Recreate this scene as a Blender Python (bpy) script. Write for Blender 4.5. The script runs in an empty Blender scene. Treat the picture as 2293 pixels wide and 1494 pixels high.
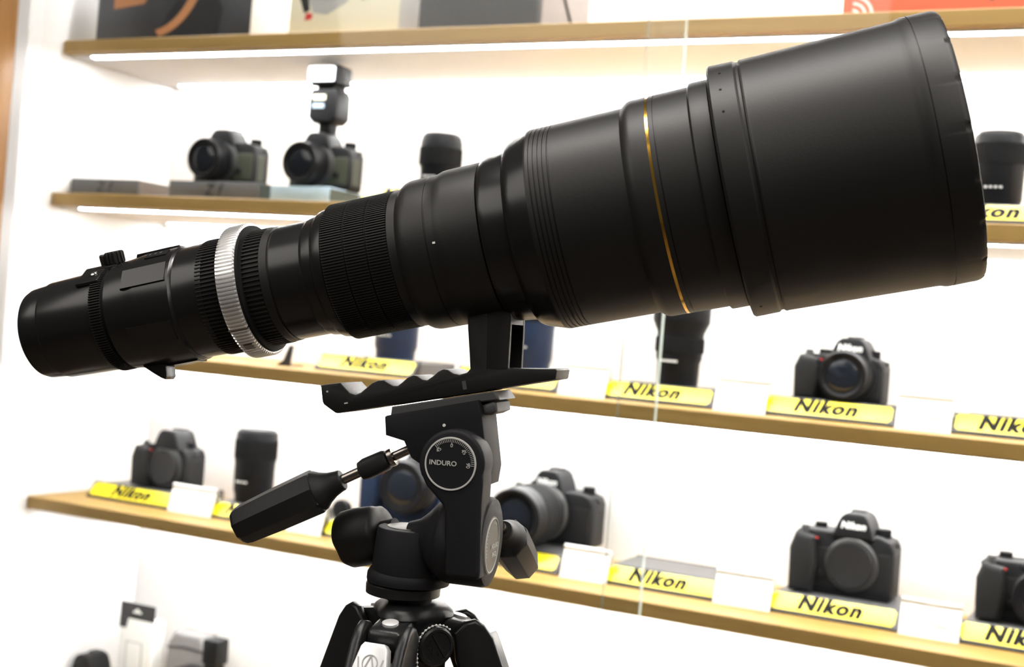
import bpy, bmesh, math, random
from mathutils import Vector, Matrix

R = math.radians
random.seed(5)
SC = bpy.context.scene
COL = SC.collection

# ------------------------------------------------------------------ camera
W, H, F = 2293.0, 1494.0, 3000.0          # frame and focal length in pixels
EYE = Vector((0.0, 0.0, 1.45))
YAW, ROLL = 0.463, 0.08   # turned left of the shelf wall's normal, rolled a little
_s, _c = math.sin(YAW), math.cos(YAW)
LR, LF, LU = Vector((_c, _s, 0)), Vector((-_s, _c, 0)), Vector((0, 0, 1))
CR = LR * math.cos(ROLL) + LU * math.sin(ROLL)
CU = -LR * math.sin(ROLL) + LU * math.cos(ROLL)
cam_d = bpy.data.cameras.new('camera')
cam = bpy.data.objects.new('camera', cam_d)
COL.objects.link(cam)
cam_d.sensor_width = 36.0
cam_d.lens = 36.0 * F / W
cam_d.clip_start = 0.02
cam_d.dof.use_dof = True
cam_d.dof.focus_distance = 0.86
cam_d.dof.aperture_fstop = 9.0
cam.matrix_world = Matrix(((CR.x, CU.x, -LF.x, EYE.x), (CR.y, CU.y, -LF.y, EYE.y),
                           (CR.z, CU.z, -LF.z, EYE.z), (0, 0, 0, 1)))
SC.camera = cam

# ------------------------------------------------------------------ light and exposure
SC.view_settings.view_transform = 'Standard'
SC.view_settings.look = 'None'
SC.view_settings.gamma = 1.0
SC.view_settings.use_curve_mapping = False
SC.view_settings.exposure = 0.0
wd = bpy.data.worlds.new('shop_ambience')
SC.world = wd
wd.use_nodes = True
wd.node_tree.nodes['Background'].inputs[0].default_value = (1.0, 0.95, 0.88, 1)
wd.node_tree.nodes['Background'].inputs[1].default_value = 0.065
LED_POWER = 105.0


def area(name, loc, target, sx, sy, watts, col=(1, 0.95, 0.88)):
    d = bpy.data.lights.new(name, 'AREA')
    d.shape = 'RECTANGLE'
    d.size, d.size_y, d.energy, d.color = sx, sy, watts, col
    o = bpy.data.objects.new(name, d)
    COL.objects.link(o)
    o.location = loc
    o.rotation_euler = (Vector(target) - Vector(loc)).to_track_quat('-Z', 'Y').to_euler()
    return o


# ceiling lamps of the shop, in front of the shelves and over the tripod
for _d in (-0.42, 0.0, 0.42):                       # three track lamps over the tripod, along the lens
    area('ceiling_lamp', (-0.36 + 0.975 * _d, 0.80 + 0.22 * _d, 2.70), (-0.36 + 0.975 * _d, 0.79 + 0.22 * _d, 1.4), 0.22, 0.12, 4.0, (1, 0.97, 0.95))
area('ceiling_lamp', (-1.7, -0.6, 2.75), (-1.1, 1.6, 1.3), 1.8, 1.2, 20)
area('ceiling_lamp', (1.0, -0.2, 2.75), (0.1, 1.6, 1.3), 1.8, 1.2, 24)
area('ceiling_lamp', (-0.30, 0.53, 2.72), (-0.30, 0.70, 1.4), 1.5, 0.18, 17)


# ------------------------------------------------------------------ pixel helpers (2293 x 1494 frame)
def ray(px, py):
    return CR * ((px - W / 2) / F) + CU * (-(py - H / 2) / F) + LF


def at_y(px, py, Y):
    """point of the vertical plane Y = const seen at a pixel"""
    d = ray(px, py)
    return EYE + d * ((Y - EYE.y) / d.y)


def on_plane(px, py, o, n):
    d = ray(px, py)
    return EYE + d * ((o - EYE).dot(n) / d.dot(n))


# ------------------------------------------------------------------ materials
def mat(name, col, rough=0.5, metal=0.0, spec=0.5, noise=0.0, scale=60.0, bump=0.0, bscale=400.0, coat=0.0, trans=0.0, ior=1.45):
    m = bpy.data.materials.new(name)
    m.use_nodes = True
    nt = m.node_tree
    b = nt.nodes['Principled BSDF']
    b.inputs['Base Color'].default_value = (*col, 1)
    b.inputs['Roughness'].default_value = rough
    b.inputs['Metallic'].default_value = metal
    b.inputs['Specular IOR Level'].default_value = spec
    b.inputs['Coat Weight'].default_value = coat
    b.inputs['Transmission Weight'].default_value = trans
    b.inputs['IOR'].default_value = ior
    tc = nt.nodes.new('ShaderNodeTexCoord')
    if noise:
        n = nt.nodes.new('ShaderNodeTexNoise')
        n.inputs['Scale'].default_value = scale
        n.inputs['Detail'].default_value = 4
        r = nt.nodes.new('ShaderNodeValToRGB')
        r.color_ramp.elements[0].color = (*[c * (1 - noise) for c in col], 1)
        r.color_ramp.elements[1].color = (*[min(1, c * (1 + noise)) for c in col], 1)
        nt.links.new(tc.outputs['Object'], n.inputs['Vector'])
        nt.links.new(n.outputs['Fac'], r.inputs['Fac'])
        nt.links.new(r.outputs['Color'], b.inputs['Base Color'])
    if bump:
        n2 = nt.nodes.new('ShaderNodeTexNoise')
        n2.inputs['Scale'].default_value = bscale
        bp = nt.nodes.new('ShaderNodeBump')
        bp.inputs['Strength'].default_value = bump
        bp.inputs['Distance'].default_value = 0.0004
        nt.links.new(tc.outputs['Object'], n2.inputs['Vector'])
        nt.links.new(n2.outputs['Fac'], bp.inputs['Height'])
        nt.links.new(bp.outputs['Normal'], b.inputs['Normal'])
    return m


def wood(name, ca, cb, axis_scale=(1.5, 14, 60), rough=0.45):
    m = mat(name, ca, rough)
    nt = m.node_tree
    b = nt.nodes['Principled BSDF']
    tc = nt.nodes.new('ShaderNodeTexCoord')
    mp = nt.nodes.new('ShaderNodeMapping')
    mp.inputs['Scale'].default_value = axis_scale
    n = nt.nodes.new('ShaderNodeTexNoise')
    n.inputs['Scale'].default_value = 2.2
    n.inputs['Detail'].default_value = 5
    n.inputs['Distortion'].default_value = 0.5
    r = nt.nodes.new('ShaderNodeValToRGB')
    r.color_ramp.elements[0].position, r.color_ramp.elements[1].position = 0.3, 0.7
    r.color_ramp.elements[0].color = (*ca, 1)
    r.color_ramp.elements[1].color = (*cb, 1)
    nt.links.new(tc.outputs['Object'], mp.inputs['Vector'])
    nt.links.new(mp.outputs['Vector'], n.inputs['Vector'])
    nt.links.new(n.outputs['Fac'], r.inputs['Fac'])
    nt.links.new(r.outputs['Color'], b.inputs['Base Color'])
    return m


def emit(name, col, s):
    m = bpy.data.materials.new(name)
    m.use_nodes = True
    nt = m.node_tree
    b = nt.nodes['Principled BSDF']
    b.inputs['Base Color'].default_value = (1, 1, 1, 1)
    b.inputs['Emission Color'].default_value = (*col, 1)
    b.inputs['Emission Strength'].default_value = s
    return m


def pane_mat(name, tint, refl=1.0, rough=0.02):
    m = bpy.data.materials.new(name)
    m.use_nodes = True
    nt = m.node_tree
    nt.nodes.remove(nt.nodes['Principled BSDF'])
    out = nt.nodes['Material Output']
    t = nt.nodes.new('ShaderNodeBsdfTransparent')
    t.inputs[0].default_value = (*tint, 1)
    g = nt.nodes.new('ShaderNodeBsdfGlossy')
    g.inputs['Roughness'].default_value = rough
    fr = nt.nodes.new('ShaderNodeFresnel')
    fr.inputs['IOR'].default_value = 1.3
    mx = nt.nodes.new('ShaderNodeMixShader')
    nt.links.new(fr.outputs[0], mx.inputs[0])
    nt.links.new(t.outputs[0], mx.inputs[1])
    nt.links.new(g.outputs[0], mx.inputs[2])
    nt.links.new(mx.outputs[0], out.inputs['Surface'])
    return m


M = {}
M['wall'] = mat('white_laminate', (0.86, 0.852, 0.85), 0.6, noise=0.02, scale=3)
M['under'] = mat('glossy_white_laminate', (0.86, 0.84, 0.85), 0.33, spec=0.30)
M['wood'] = wood('oak_veneer', (0.325, 0.198, 0.054), (0.39, 0.245, 0.074))
M['post'] = wood('stained_oak', (0.42, 0.20, 0.06), (0.55, 0.28, 0.09), (30, 30, 1.5), 0.4)
M['floor'] = wood('floor_boards', (0.10, 0.075, 0.055), (0.14, 0.105, 0.075), (1, 12, 1))
M['led'] = emit('led_diffuser', (1.0, 0.985, 0.98), LED_POWER)
M['anod'] = mat('satin_black_paint', (0.0105, 0.0096, 0.0090), 0.46, spec=0.42, noise=0.12, scale=30, bump=0.10, bscale=900)
M['anod2'] = mat('semi_gloss_black_barrel', (0.0090, 0.0087, 0.0088), 0.25, spec=0.5, noise=0.12, scale=40, bump=0.05, bscale=900)
M['rubber'] = mat('ribbed_black_rubber', (0.011, 0.0105, 0.010), 0.55, spec=0.35)
M['groove'] = mat('groove_black', (0.004, 0.004, 0.004), 0.8, spec=0.2)
M['silver'] = mat('knurled_aluminium', (0.88, 0.87, 0.86), 0.28, 0.75, noise=0.05, scale=50)
M['gold'] = mat('gold_band', (0.95, 0.52, 0.09), 0.18, 1.0, noise=0.15, scale=25)
M['white'] = mat('white_paint', (0.85, 0.85, 0.83), 0.5)
M['print'] = mat('pale_grey_print', (0.55, 0.55, 0.53), 0.5)
M['head'] = mat('head_black_casting', (0.016, 0.016, 0.018), 0.55, spec=0.18, bump=0.25, bscale=1500)
M['plate'] = mat('grey_cast_plate', (0.075, 0.073, 0.077), 0.5, spec=0.5, bump=0.3, bscale=1500)
M['handle'] = mat('handle_rubber', (0.015, 0.0145, 0.0145), 0.5, spec=0.28, bump=0.1, bscale=1200)
M['chrome'] = mat('dark_steel', (0.30, 0.27, 0.25), 0.25, 1.0)
M['dial'] = mat('dial_face', (0.010, 0.010, 0.012), 0.6, spec=0.3)
M['dialb'] = mat('brushed_grey_dial', (0.16, 0.15, 0.135), 0.45, spec=0.5)
M['legblk'] = mat('black_tripod_casting', (0.012, 0.012, 0.013), 0.33, spec=0.5, bump=0.2, bscale=1300)
M['alu'] = mat('brushed_aluminium', (0.88, 0.88, 0.88), 0.45, 0.45, noise=0.04, scale=40)
M['steel'] = mat('polished_steel', (0.75, 0.74, 0.70), 0.15, 1.0)
M['cambody'] = mat('camera_black_magnesium', (0.0065, 0.0065, 0.0075), 0.5, spec=0.20, bump=0.2, bscale=1500)
M['camgrip'] = mat('camera_leatherette', (0.009, 0.009, 0.0095), 0.6, spec=0.25, bump=0.6, bscale=1200)
M['olive'] = mat('olive_leatherette', (0.030, 0.033, 0.018), 0.6, bump=0.5, bscale=1200)
M['navy'] = mat('black_plastic_blue_reflection', (0.010, 0.018, 0.042), 0.35, spec=0.35)  # black plastic; its blue reflections are put into the base colour
M['camlens'] = mat('lens_black_plastic', (0.0065, 0.0065, 0.0075), 0.42, spec=0.13)
M['ring'] = mat('grey_lens_ring', (0.07, 0.07, 0.069), 0.4, 0.5)
M['glass_el'] = mat('front_element_glass', (0.008, 0.010, 0.015), 0.12, spec=0.5)
M['camrub'] = mat('lens_grip_rubber', (0.006, 0.006, 0.0065), 0.6, spec=0.10)
M['capblk'] = mat('body_cap_black', (0.010, 0.010, 0.011), 0.5, spec=0.4)
M['red'] = mat('red_accent', (0.6, 0.03, 0.03), 0.4)
M['yellow'] = mat('yellow_label_card', (0.84, 0.70, 0.015), 0.26, spec=0.42)
M['ink'] = mat('black_ink', (0.012, 0.012, 0.010), 0.6, spec=0.08)
M['holder'] = mat('black_sign_holder', (0.018, 0.019, 0.02), 0.35, spec=0.5)
M['acryl'] = mat('frosted_clear_acrylic', (0.10, 0.10, 0.103), 0.3, spec=0.4)
M['acryl_rim'] = mat('acrylic_dark_rim', (0.09, 0.09, 0.095), 0.3)
M['card'] = mat('white_price_card', (0.90, 0.90, 0.88), 0.4)
M['redprint'] = mat('red_price_print', (0.80, 0.25, 0.25), 0.6)
M['pane'] = pane_mat('clear_glass', (0.985, 0.995, 0.99))
M['pane_edge'] = mat('polished_glass_edge', (0.80, 0.90, 0.85), 0.15, spec=0.8)
_nt = M['pane_edge'].node_tree
_t, _m = _nt.nodes.new('ShaderNodeBsdfTransparent'), _nt.nodes.new('ShaderNodeMixShader')
_m.inputs[0].default_value = 0.5
_nt.links.new(_t.outputs[0], _m.inputs[1])
_nt.links.new(_nt.nodes['Principled BSDF'].outputs[0], _m.inputs[2])
_nt.links.new(_m.outputs[0], _nt.nodes['Material Output'].inputs['Surface'])
M['boxgrey'] = mat('grey_carton', (0.10, 0.10, 0.105), 0.55, noise=0.05, scale=20)
M['boxside'] = mat('brown_grey_carton_side', (0.13, 0.11, 0.10), 0.55)
M['boxblue'] = mat('pale_blue_carton', (0.42, 0.55, 0.66), 0.4, noise=0.35, scale=18)
M['boxdark'] = mat('dark_green_grey_carton', (0.05, 0.06, 0.045), 0.5)
M['bagdark'] = mat('charcoal_leather', (0.035, 0.035, 0.038), 0.55, noise=0.25, scale=35, bump=0.4, bscale=300)
M['bagside'] = mat('grey_pouch_lit_side', (0.22, 0.21, 0.21), 0.55, noise=0.1, scale=30)  # lit look of the case side put into the colour; pouch is grey
M['cream'] = mat('cream_carton', (0.84, 0.79, 0.62), 0.5)
M['coral'] = mat('coral_carton', (0.75, 0.16, 0.09), 0.5)
M['palecard'] = mat('pale_carton_side', (0.80, 0.78, 0.77), 0.5)
M['photo'] = mat('dark_photo_print', (0.035, 0.036, 0.042), 0.4, noise=0.6, scale=14)
M['photo_or'] = mat('orange_photo_streak', (0.55, 0.24, 0.10), 0.5)
M['photo_bk'] = mat('black_photo_shape', (0.012, 0.012, 0.014), 0.45)
M['silgrey'] = mat('silver_grey_print', (0.45, 0.45, 0.45), 0.4)
M['flashwin'] = mat('flash_window', (0.86, 0.9, 0.92), 0.2, spec=0.7)


# ------------------------------------------------------------------ mesh helpers
def ident():
    return Matrix.Identity(4)


def obj(name, bm, m, parent=None, loc=(0, 0, 0), rot=(0, 0, 0), sharp=32, label=None, smooth=True):
    bmesh.ops.recalc_face_normals(bm, faces=bm.faces)
    me = bpy.data.meshes.new(name)
    bm.to_mesh(me)
    bm.free()
    me.materials.append(M[m] if isinstance(m, str) else m)
    if smooth:
        me.polygons.foreach_set('use_smooth', [True] * len(me.polygons))
        for p in me.polygons:                      # large flat outlines stay flat
            if len(p.vertices) > 5:
                p.use_smooth = False
        me.set_sharp_from_angle(angle=R(sharp))
    o = bpy.data.objects.new(name, me)
    COL.objects.link(o)
    o.location, o.rotation_euler = loc, rot
    if parent is not None:
        o.parent = parent
    if label:
        o['label'] = label
    return o


def tag(o, label, cat, group=None):
    o['label'], o['category'] = label, cat
    if group:
        o['group'] = group
    return o


def thing(name, label, cat, loc=(0, 0, 0), rotz=0.0, group=None, mw=None):
    o = bpy.data.objects.new(name, None)
    COL.objects.link(o)
    o.empty_display_size = 0.02
    o.location = loc
    o.rotation_euler = (0, 0, rotz)
    if mw is not None:
        o.matrix_world = mw
    return tag(o, label, cat, group)


def struct(name, bm, m):
    o = obj(name, bm, m)
    o['kind'] = 'structure'
    return o


def new():
    return bmesh.new()


def box(bm, x0, x1, y0, y1, z0, z1, bev=0.0, seg=2, mx=None):
    r = bmesh.ops.create_cube(bm, size=1.0)
    vs = r['verts']
    for v in vs:
        v.co = Vector((x0 + (v.co.x + .5) * (x1 - x0), y0 + (v.co.y + .5) * (y1 - y0), z0 + (v.co.z + .5) * (z1 - z0)))
    if bev:
        es = list({e for v in vs for e in v.link_edges})
        r2 = bmesh.ops.bevel(bm, geom=es, offset=bev, segments=seg, affect='EDGES', profile=0.5)
        vs = list(set(r2['verts']) | {v for v in vs if v.is_valid})
    if mx is not None:
        bmesh.ops.transform(bm, matrix=mx, verts=list({v for v in vs if v.is_valid}))
    return bm


def prism(bm, pts, y0, y1, bev=0.0, seg=2, mx=None):
    """closed outline in local x-z, extruded from y0 (near) to y1 (far)"""
    a = [bm.verts.new((x, y0, z)) for x, z in pts]
    b = [bm.verts.new((x, y1, z)) for x, z in pts]
    n = len(pts)
    fs = [bm.faces.new(a), bm.faces.new(b[::-1])]
    for i in range(n):
        j = (i + 1) % n
        fs.append(bm.faces.new((a[j], a[i], b[i], b[j])))
    vs = a + b
    bmesh.ops.recalc_face_normals(bm, faces=fs)
    if bev:
        es = list({e for f in fs[:2] for e in f.edges})
        r = bmesh.ops.bevel(bm, geom=es, offset=bev, segments=seg, affect='EDGES', profile=0.5, clamp_overlap=True)
        vs = list(set(r['verts']) | {v for v in vs if v.is_valid})
    if mx is not None:
        bmesh.ops.transform(bm, matrix=mx, verts=list({v for v in vs if v.is_valid}))
    return bm


def lathe(bm, prof, seg=96, mx=None, rfun=None, closed=True, cap=True):
    """profile [(t, r)] turned about local X"""
    rings = []
    for t, r in prof:
        ring = []
        for i in range(seg):
            a = 2 * math.pi * i / seg
            rr = r if rfun is None else rfun(t, r, a)
            v = Vector((t, rr * math.cos(a), rr * math.sin(a)))
            ring.append(bm.verts.new(mx @ v if mx is not None else v))
        rings.append(ring)
    for k in range(len(rings) - 1):
        for i in range(seg):
            j = (i + 1) % seg
            bm.faces.new((rings[k][i], rings[k][j], rings[k + 1][j], rings[k + 1][i]))
    if cap:
        bm.faces.new(rings[0][::-1])
        bm.faces.new(rings[-1])
    return bm


def ribbed(bm, t0, t1, ro, ri, n, duty=0.55, cham=0.0006, base=None, mx=None, slope=0.0):
    """ring of n axial ribs between t0 and t1"""
    base = ri - 0.002 if base is None else base
    st = [(t0, 0), (t0 + cham, 1), (t1 - cham, 1), (t1, 0)]
    rings = []
    for t, up in st:
        g = slope * (t - t0)
        ring = []
        for i in range(n):
            for ph, top in ((0.0, 0), (0.5 - duty / 2, 0), (0.5 - duty / 2 + 0.12, 1), (0.5 + duty / 2 - 0.12, 1), (0.5 + duty / 2, 0)):
                a = 2 * math.pi * (i + ph) / n
                r = (ro if (top and up) else ri) + g
                v = Vector((t, r * math.cos(a), r * math.sin(a)))
                ring.append(bm.verts.new(mx @ v if mx is not None else v))
        rings.append(ring)
    m = len(rings[0])
    for k in range(3):
        for i in range(m):
            j = (i + 1) % m
            bm.faces.new((rings[k][i], rings[k][j], rings[k + 1][j], rings[k + 1][i]))
    bm.faces.new(rings[0][::-1])
    bm.faces.new(rings[-1])
    return bm


def tube(bm, pts, r, seg=10, radii=None):
    pts = [Vector(p) for p in pts]
    prev = None
    rings = []
    for i, p in enumerate(pts):
        d = (pts[min(i + 1, len(pts) - 1)] - pts[max(i - 1, 0)]).normalized()
        ref = prev if prev is not None else (Vector((0, 0, 1)) if abs(d.z) < 0.9 else Vector((1, 0, 0)))
        x = d.cross(ref).normalized()
        y = x.cross(d).normalized()
        prev = y
        rr = radii[i] if radii else r
        rings.append([bm.verts.new(p + x * (rr * math.cos(2 * math.pi * k / seg)) + y * (rr * math.sin(2 * math.pi * k / seg))) for k in range(seg)])
    for k in range(len(rings) - 1):
        for i in range(seg):
            j = (i + 1) % seg
            bm.faces.new((rings[k][i], rings[k][j], rings[k + 1][j], rings[k + 1][i]))
    bm.faces.new(rings[0][::-1])
    bm.faces.new(rings[-1])
    return bm


def text_bm(s, size, mx, offset=0.0, shear=0.0, depth=0.0002, space=1.0):
    """lettering as a thin solid; reads along local x of mx, up along local y"""
    c = bpy.data.curves.new('lettering', 'FONT')
    c.body = s
    c.size = size
    c.align_x, c.align_y = 'CENTER', 'CENTER'
    c.offset, c.shear, c.extrude = offset, shear, depth
    c.space_character = space
    c.resolution_u = 3
    o = bpy.data.objects.new('lettering', c)
    COL.objects.link(o)
    dg = bpy.context.evaluated_depsgraph_get()
    me = bpy.data.meshes.new_from_object(o.evaluated_get(dg))
    bm = bmesh.new()
    bm.from_mesh(me)
    bmesh.ops.transform(bm, matrix=mx, verts=bm.verts)
    bpy.data.objects.remove(o)
    bpy.data.curves.remove(c)
    bpy.data.meshes.remove(me)
    return bm


def axes(o, x, y, z):
    return Matrix(((x[0], y[0], z[0], o[0]), (x[1], y[1], z[1], o[1]), (x[2], y[2], z[2], o[2]), (0, 0, 0, 1)))


FRONT = lambda x, y, z: axes((x, y, z), (1, 0, 0), (0, 0, 1), (0, -1, 0))        # writing on a face looking to -Y
ALONG_Y = lambda x, y, z: axes((x, y, z), (0, -1, 0), (1, 0, 0), (0, 0, 1))       # lathe axis pointing to -Y
ALONG_Z = lambda x, y, z: axes((x, y, z), (0, 0, 1), (1, 0, 0), (0, 1, 0))        # lathe axis pointing up

# ------------------------------------------------------------------ the setting
Y_FRONT, Y_WALL, X_RIGHT = 1.68, 1.965, 1.30
X_LEFT = (at_y(139, 92, Y_FRONT).x + at_y(63, 1113, Y_FRONT).x) / 2
THICK = 0.024
SHELF_Z = [EYE.z + q for q in (0.4356, 0.1771, -0.0811, -0.3405)]      # board tops, from the top shelf down
SHELF_Z += [SHELF_Z[3] - 0.375, SHELF_Z[0] + 0.262]            # the low shelf, then an unseen one added to light the top wall

struct('floor', box(new(), -3.2, 3.0, -2.6, 2.0, -0.05, 0.0), 'floor')
struct('wall_back', box(new(), X_LEFT - 0.06, X_RIGHT + 0.1, Y_WALL, Y_WALL + 0.03, 0.0, 2.35), 'wall')
_d = ray(44, 0)
Y_POST = _d.y * X_LEFT / _d.x                       # where the post meets the white side panel
struct('wall_left', box(new(), X_LEFT - 0.03, X_LEFT, Y_POST, Y_WALL, 0.0, 2.35), 'wall')
struct('wall_right', box(new(), X_RIGHT, X_RIGHT + 0.03, 1.60, Y_WALL, 0.0, 2.35), 'wall')
struct('trim_1', box(new(), X_LEFT - 0.07, X_LEFT + 0.001, Y_POST - 0.055, Y_POST, 0.0, 2.35, 0.003), 'post')

where = ['highest oak shelf, holding the cartons and the charcoal case', 'second oak shelf from the top, holding the two compact retro cameras',
         'third oak shelf from the top, crossing behind the big lens foot', 'fourth oak shelf from the top, crossing behind the tripod head',
         'lowest oak shelf, below the hanging carton', 'unseen oak shelf added above the view, its strips lighting the top wall']
for i, z in enumerate(SHELF_Z):
    s = thing('display_shelf', where[i], 'shelf', (0, Y_FRONT, z), group='oak shelves with strip lights')
    obj('board', box(new(), X_LEFT + 0.001, X_RIGHT, 0, Y_WALL - Y_FRONT - 0.0005, -THICK + 0.003, 0, 0.0012, 1), 'wood', s)
    obj('underside', box(new(), X_LEFT + 0.004, X_RIGHT, 0.018, Y_WALL - Y_FRONT - 0.0005, -THICK, -THICK + 0.003), 'under', s, label='white underside panel')
    for y0, xl in ((0.022, 0.045), (0.262, 0.03)):          # recessed channel, only its lower face shows
        obj('led_strip', box(new(), X_LEFT + xl, X_RIGHT - 0.04, y0, y0 + 0.013, -THICK - 0.0004, -THICK + 0.002), 'led', s, label='glowing white strip light')


YG_L, YG_R = Y_POST + 0.024, Y_POST + 0.008          # two sliding tracks just behind the post
XE_L, XE_R = at_y(1538, 50, YG_L).x, at_y(1452, 55, YG_R).x
for x0, x1, y, ex, lab in ((X_LEFT + 0.005, XE_L, YG_L, XE_L, 'left sliding glass pane in front of the shelves'),
                           (XE_R, X_RIGHT, YG_R, XE_R, 'right sliding glass pane in front of the shelves')):
    g = thing('glass_door', lab, 'glass door', ((x0 + x1) / 2, y, 0.3), group='sliding glass doors')
    h = (x1 - x0) / 2
    obj('pane', box(new(), -h, h, -0.0025, 0.0025, 0, 1.9), 'pane', g)
    e = h if ex == x1 else -h
    obj('edge', box(new(), min(e, e - math.copysign(0.0006, e)), max(e, e + math.copysign(0.0006, e)), -0.003, 0.003, 0, 1.9), 'pane_edge', g, label='pale green polished edge')


# ------------------------------------------------------------------ things on the shelves
def shelf_x(px, i, Y, py=None):
    """X where pixel column px meets the plane Y at the height of shelf i (or pixel row py)"""
    if py is not None:
        return at_y(px, py, Y).x
    lo = None
    y = 700.0
    for _ in range(6):                       # follow the tilted column to the shelf's height
        p = at_y(px, y, Y)
        y += (p.z - SHELF_Z[i]) * F / (p - EYE).dot(LF)
    return p.x


Y_SIGN = 1.758
STAND_H, STAND_D = 0.0235, 0.0205


def display_stand(i, pxl, pxr, label, writing=True, tray=0.115, w=None, Y=Y_SIGN):
    """clear stage with a sloping black-framed yellow label along its front"""
    xl, xr = shelf_x(pxl, i, Y), (shelf_x(pxr, i, Y) if w is None else None)
    if w is not None:
        xr = xl + w
    w = xr - xl
    s = thing('display_stand', label, 'sign', ((xl + xr) / 2, Y, SHELF_Z[i]), group='yellow label stands')
    h = w / 2
    sl = math.hypot(STAND_H, STAND_D)
    bm = new()
    prof = [(0.0, 0.0), (0.0, 0.003), (STAND_D, STAND_H + 0.003), (STAND_D + 0.004, STAND_H + 0.003), (STAND_D + 0.004, 0.0)]
    a = [bm.verts.new((-h, y, z)) for y, z in prof]
    b = [bm.verts.new((h, y, z)) for y, z in prof]
    bm.faces.new(a)
    bm.faces.new(b[::-1])
    for k in range(5):
        bm.faces.new((a[k], b[k], b[(k + 1) % 5], a[(k + 1) % 5]))
    obj('holder', bm, 'holder', s, label='black sloping frame')
    xa, ya, za = Vector((1, 0, 0)), Vector((0, STAND_D / sl, STAND_H / sl)), Vector((0, -STAND_H / sl, STAND_D / sl))
    face = axes(Vector((0, STAND_D / 2, STAND_H / 2 + 0.003)) + za * 0.0003, xa, ya, za)
    lb = box(new(), -h + 0.004, h - 0.004, -sl / 2 + 0.0025, sl / 2 - 0.0032, 0, 0.0008)
    es = [e for e in lb.edges if abs((e.verts[0].co - e.verts[1].co).normalized().z) > 0.9]
    bmesh.ops.bevel(lb, geom=es, offset=0.003, segments=3, affect='EDGES')
    bmesh.ops.transform(lb, matrix=face, verts=lb.verts)
    obj('label_card', lb, 'yellow', s, label='bright yellow label')
    if writing:
        obj('lettering', text_bm('Nikon', 0.0290, face @ Matrix.Translation((-0.004, 0.0005, 0.0009)), 0.0017, 0.22, 0.0002, 1.16), 'ink', s, label='bold black italic lettering')
    if tray:
        obj('tray', box(new(), -h + 0.004, h - 0.004, STAND_D + 0.005, STAND_D + tray, STAND_H - 0.003, STAND_H, 0.0008, 1), 'acryl', s, label='clear acrylic tray')
        bm = new()
        box(bm, -h + 0.003, h - 0.003, STAND_D + tray, STAND_D + tray + 0.002, 0.0, STAND_H + 0.001)
        for q in (-1, 1):
            box(bm, q * (h - 0.004) - 0.001, q * (h - 0.004) + 0.001, STAND_D + 0.005, STAND_D + tray, 0.0, STAND_H - 0.003)
        obj('tray_rim', bm, 'acryl_rim', s)
    return s


def price_card(i, pxl, pxr, label, hgt=0.042, marks=True, Y=1.752):
    xl, xr = shelf_x(pxl, i, Y), shelf_x(pxr, i, Y)
    h = (xr - xl) / 2
    c = thing('price_card', label, 'price card', ((xl + xr) / 2, Y, SHELF_Z[i]), group='white folded price cards')
    bm = new()
    t = 0.0012
    lean = 0.012
    pr = [(0, 0), (lean, hgt), (lean + 0.004, hgt), (lean + 0.018, 0), (lean + 0.0165, 0), (lean + 0.0035, hgt - 0.003), (lean + 0.0008, hgt - 0.003), (t, 0)]
    a = [bm.verts.new((-h, y, z)) for y, z in pr]
    b = [bm.verts.new((h, y, z)) for y, z in pr]
    bm.faces.new(a)
    bm.faces.new(b[::-1])
    for k in range(len(pr)):
        q = (k + 1) % len(pr)
        bm.faces.new((a[k], b[k], b[q], a[q]))
    obj('card', bm, 'card', c)
    bm = tube(new(), [(-h, lean + 0.001, hgt + 0.001), (h, lean + 0.001, hgt + 0.001)], 0.0033, 10)
    obj('top_roll', bm, 'white', c)
    if marks:
        bm = new()
        sl = math.hypot(lean, hgt)
        for k, u in enumerate((-0.004, 0.001, 0.0045, 0.008, 0.0115)):
            f = 0.42 - 0.012 * k
            box(bm, h * 0.18 + u, h * 0.18 + u + 0.0022, lean * f - 0.0008, lean * f - 0.0002, hgt * f - 0.0015, hgt * f + 0.0015)
        obj('price_print', bm, 'redprint', c, label='small red printed marks')
    return c


def lens_barrel(bm_name, parent, mx, prof, m, seg=48):
    return obj(bm_name, lathe(new(), prof, seg, mx), m, parent, sharp=28)


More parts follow.
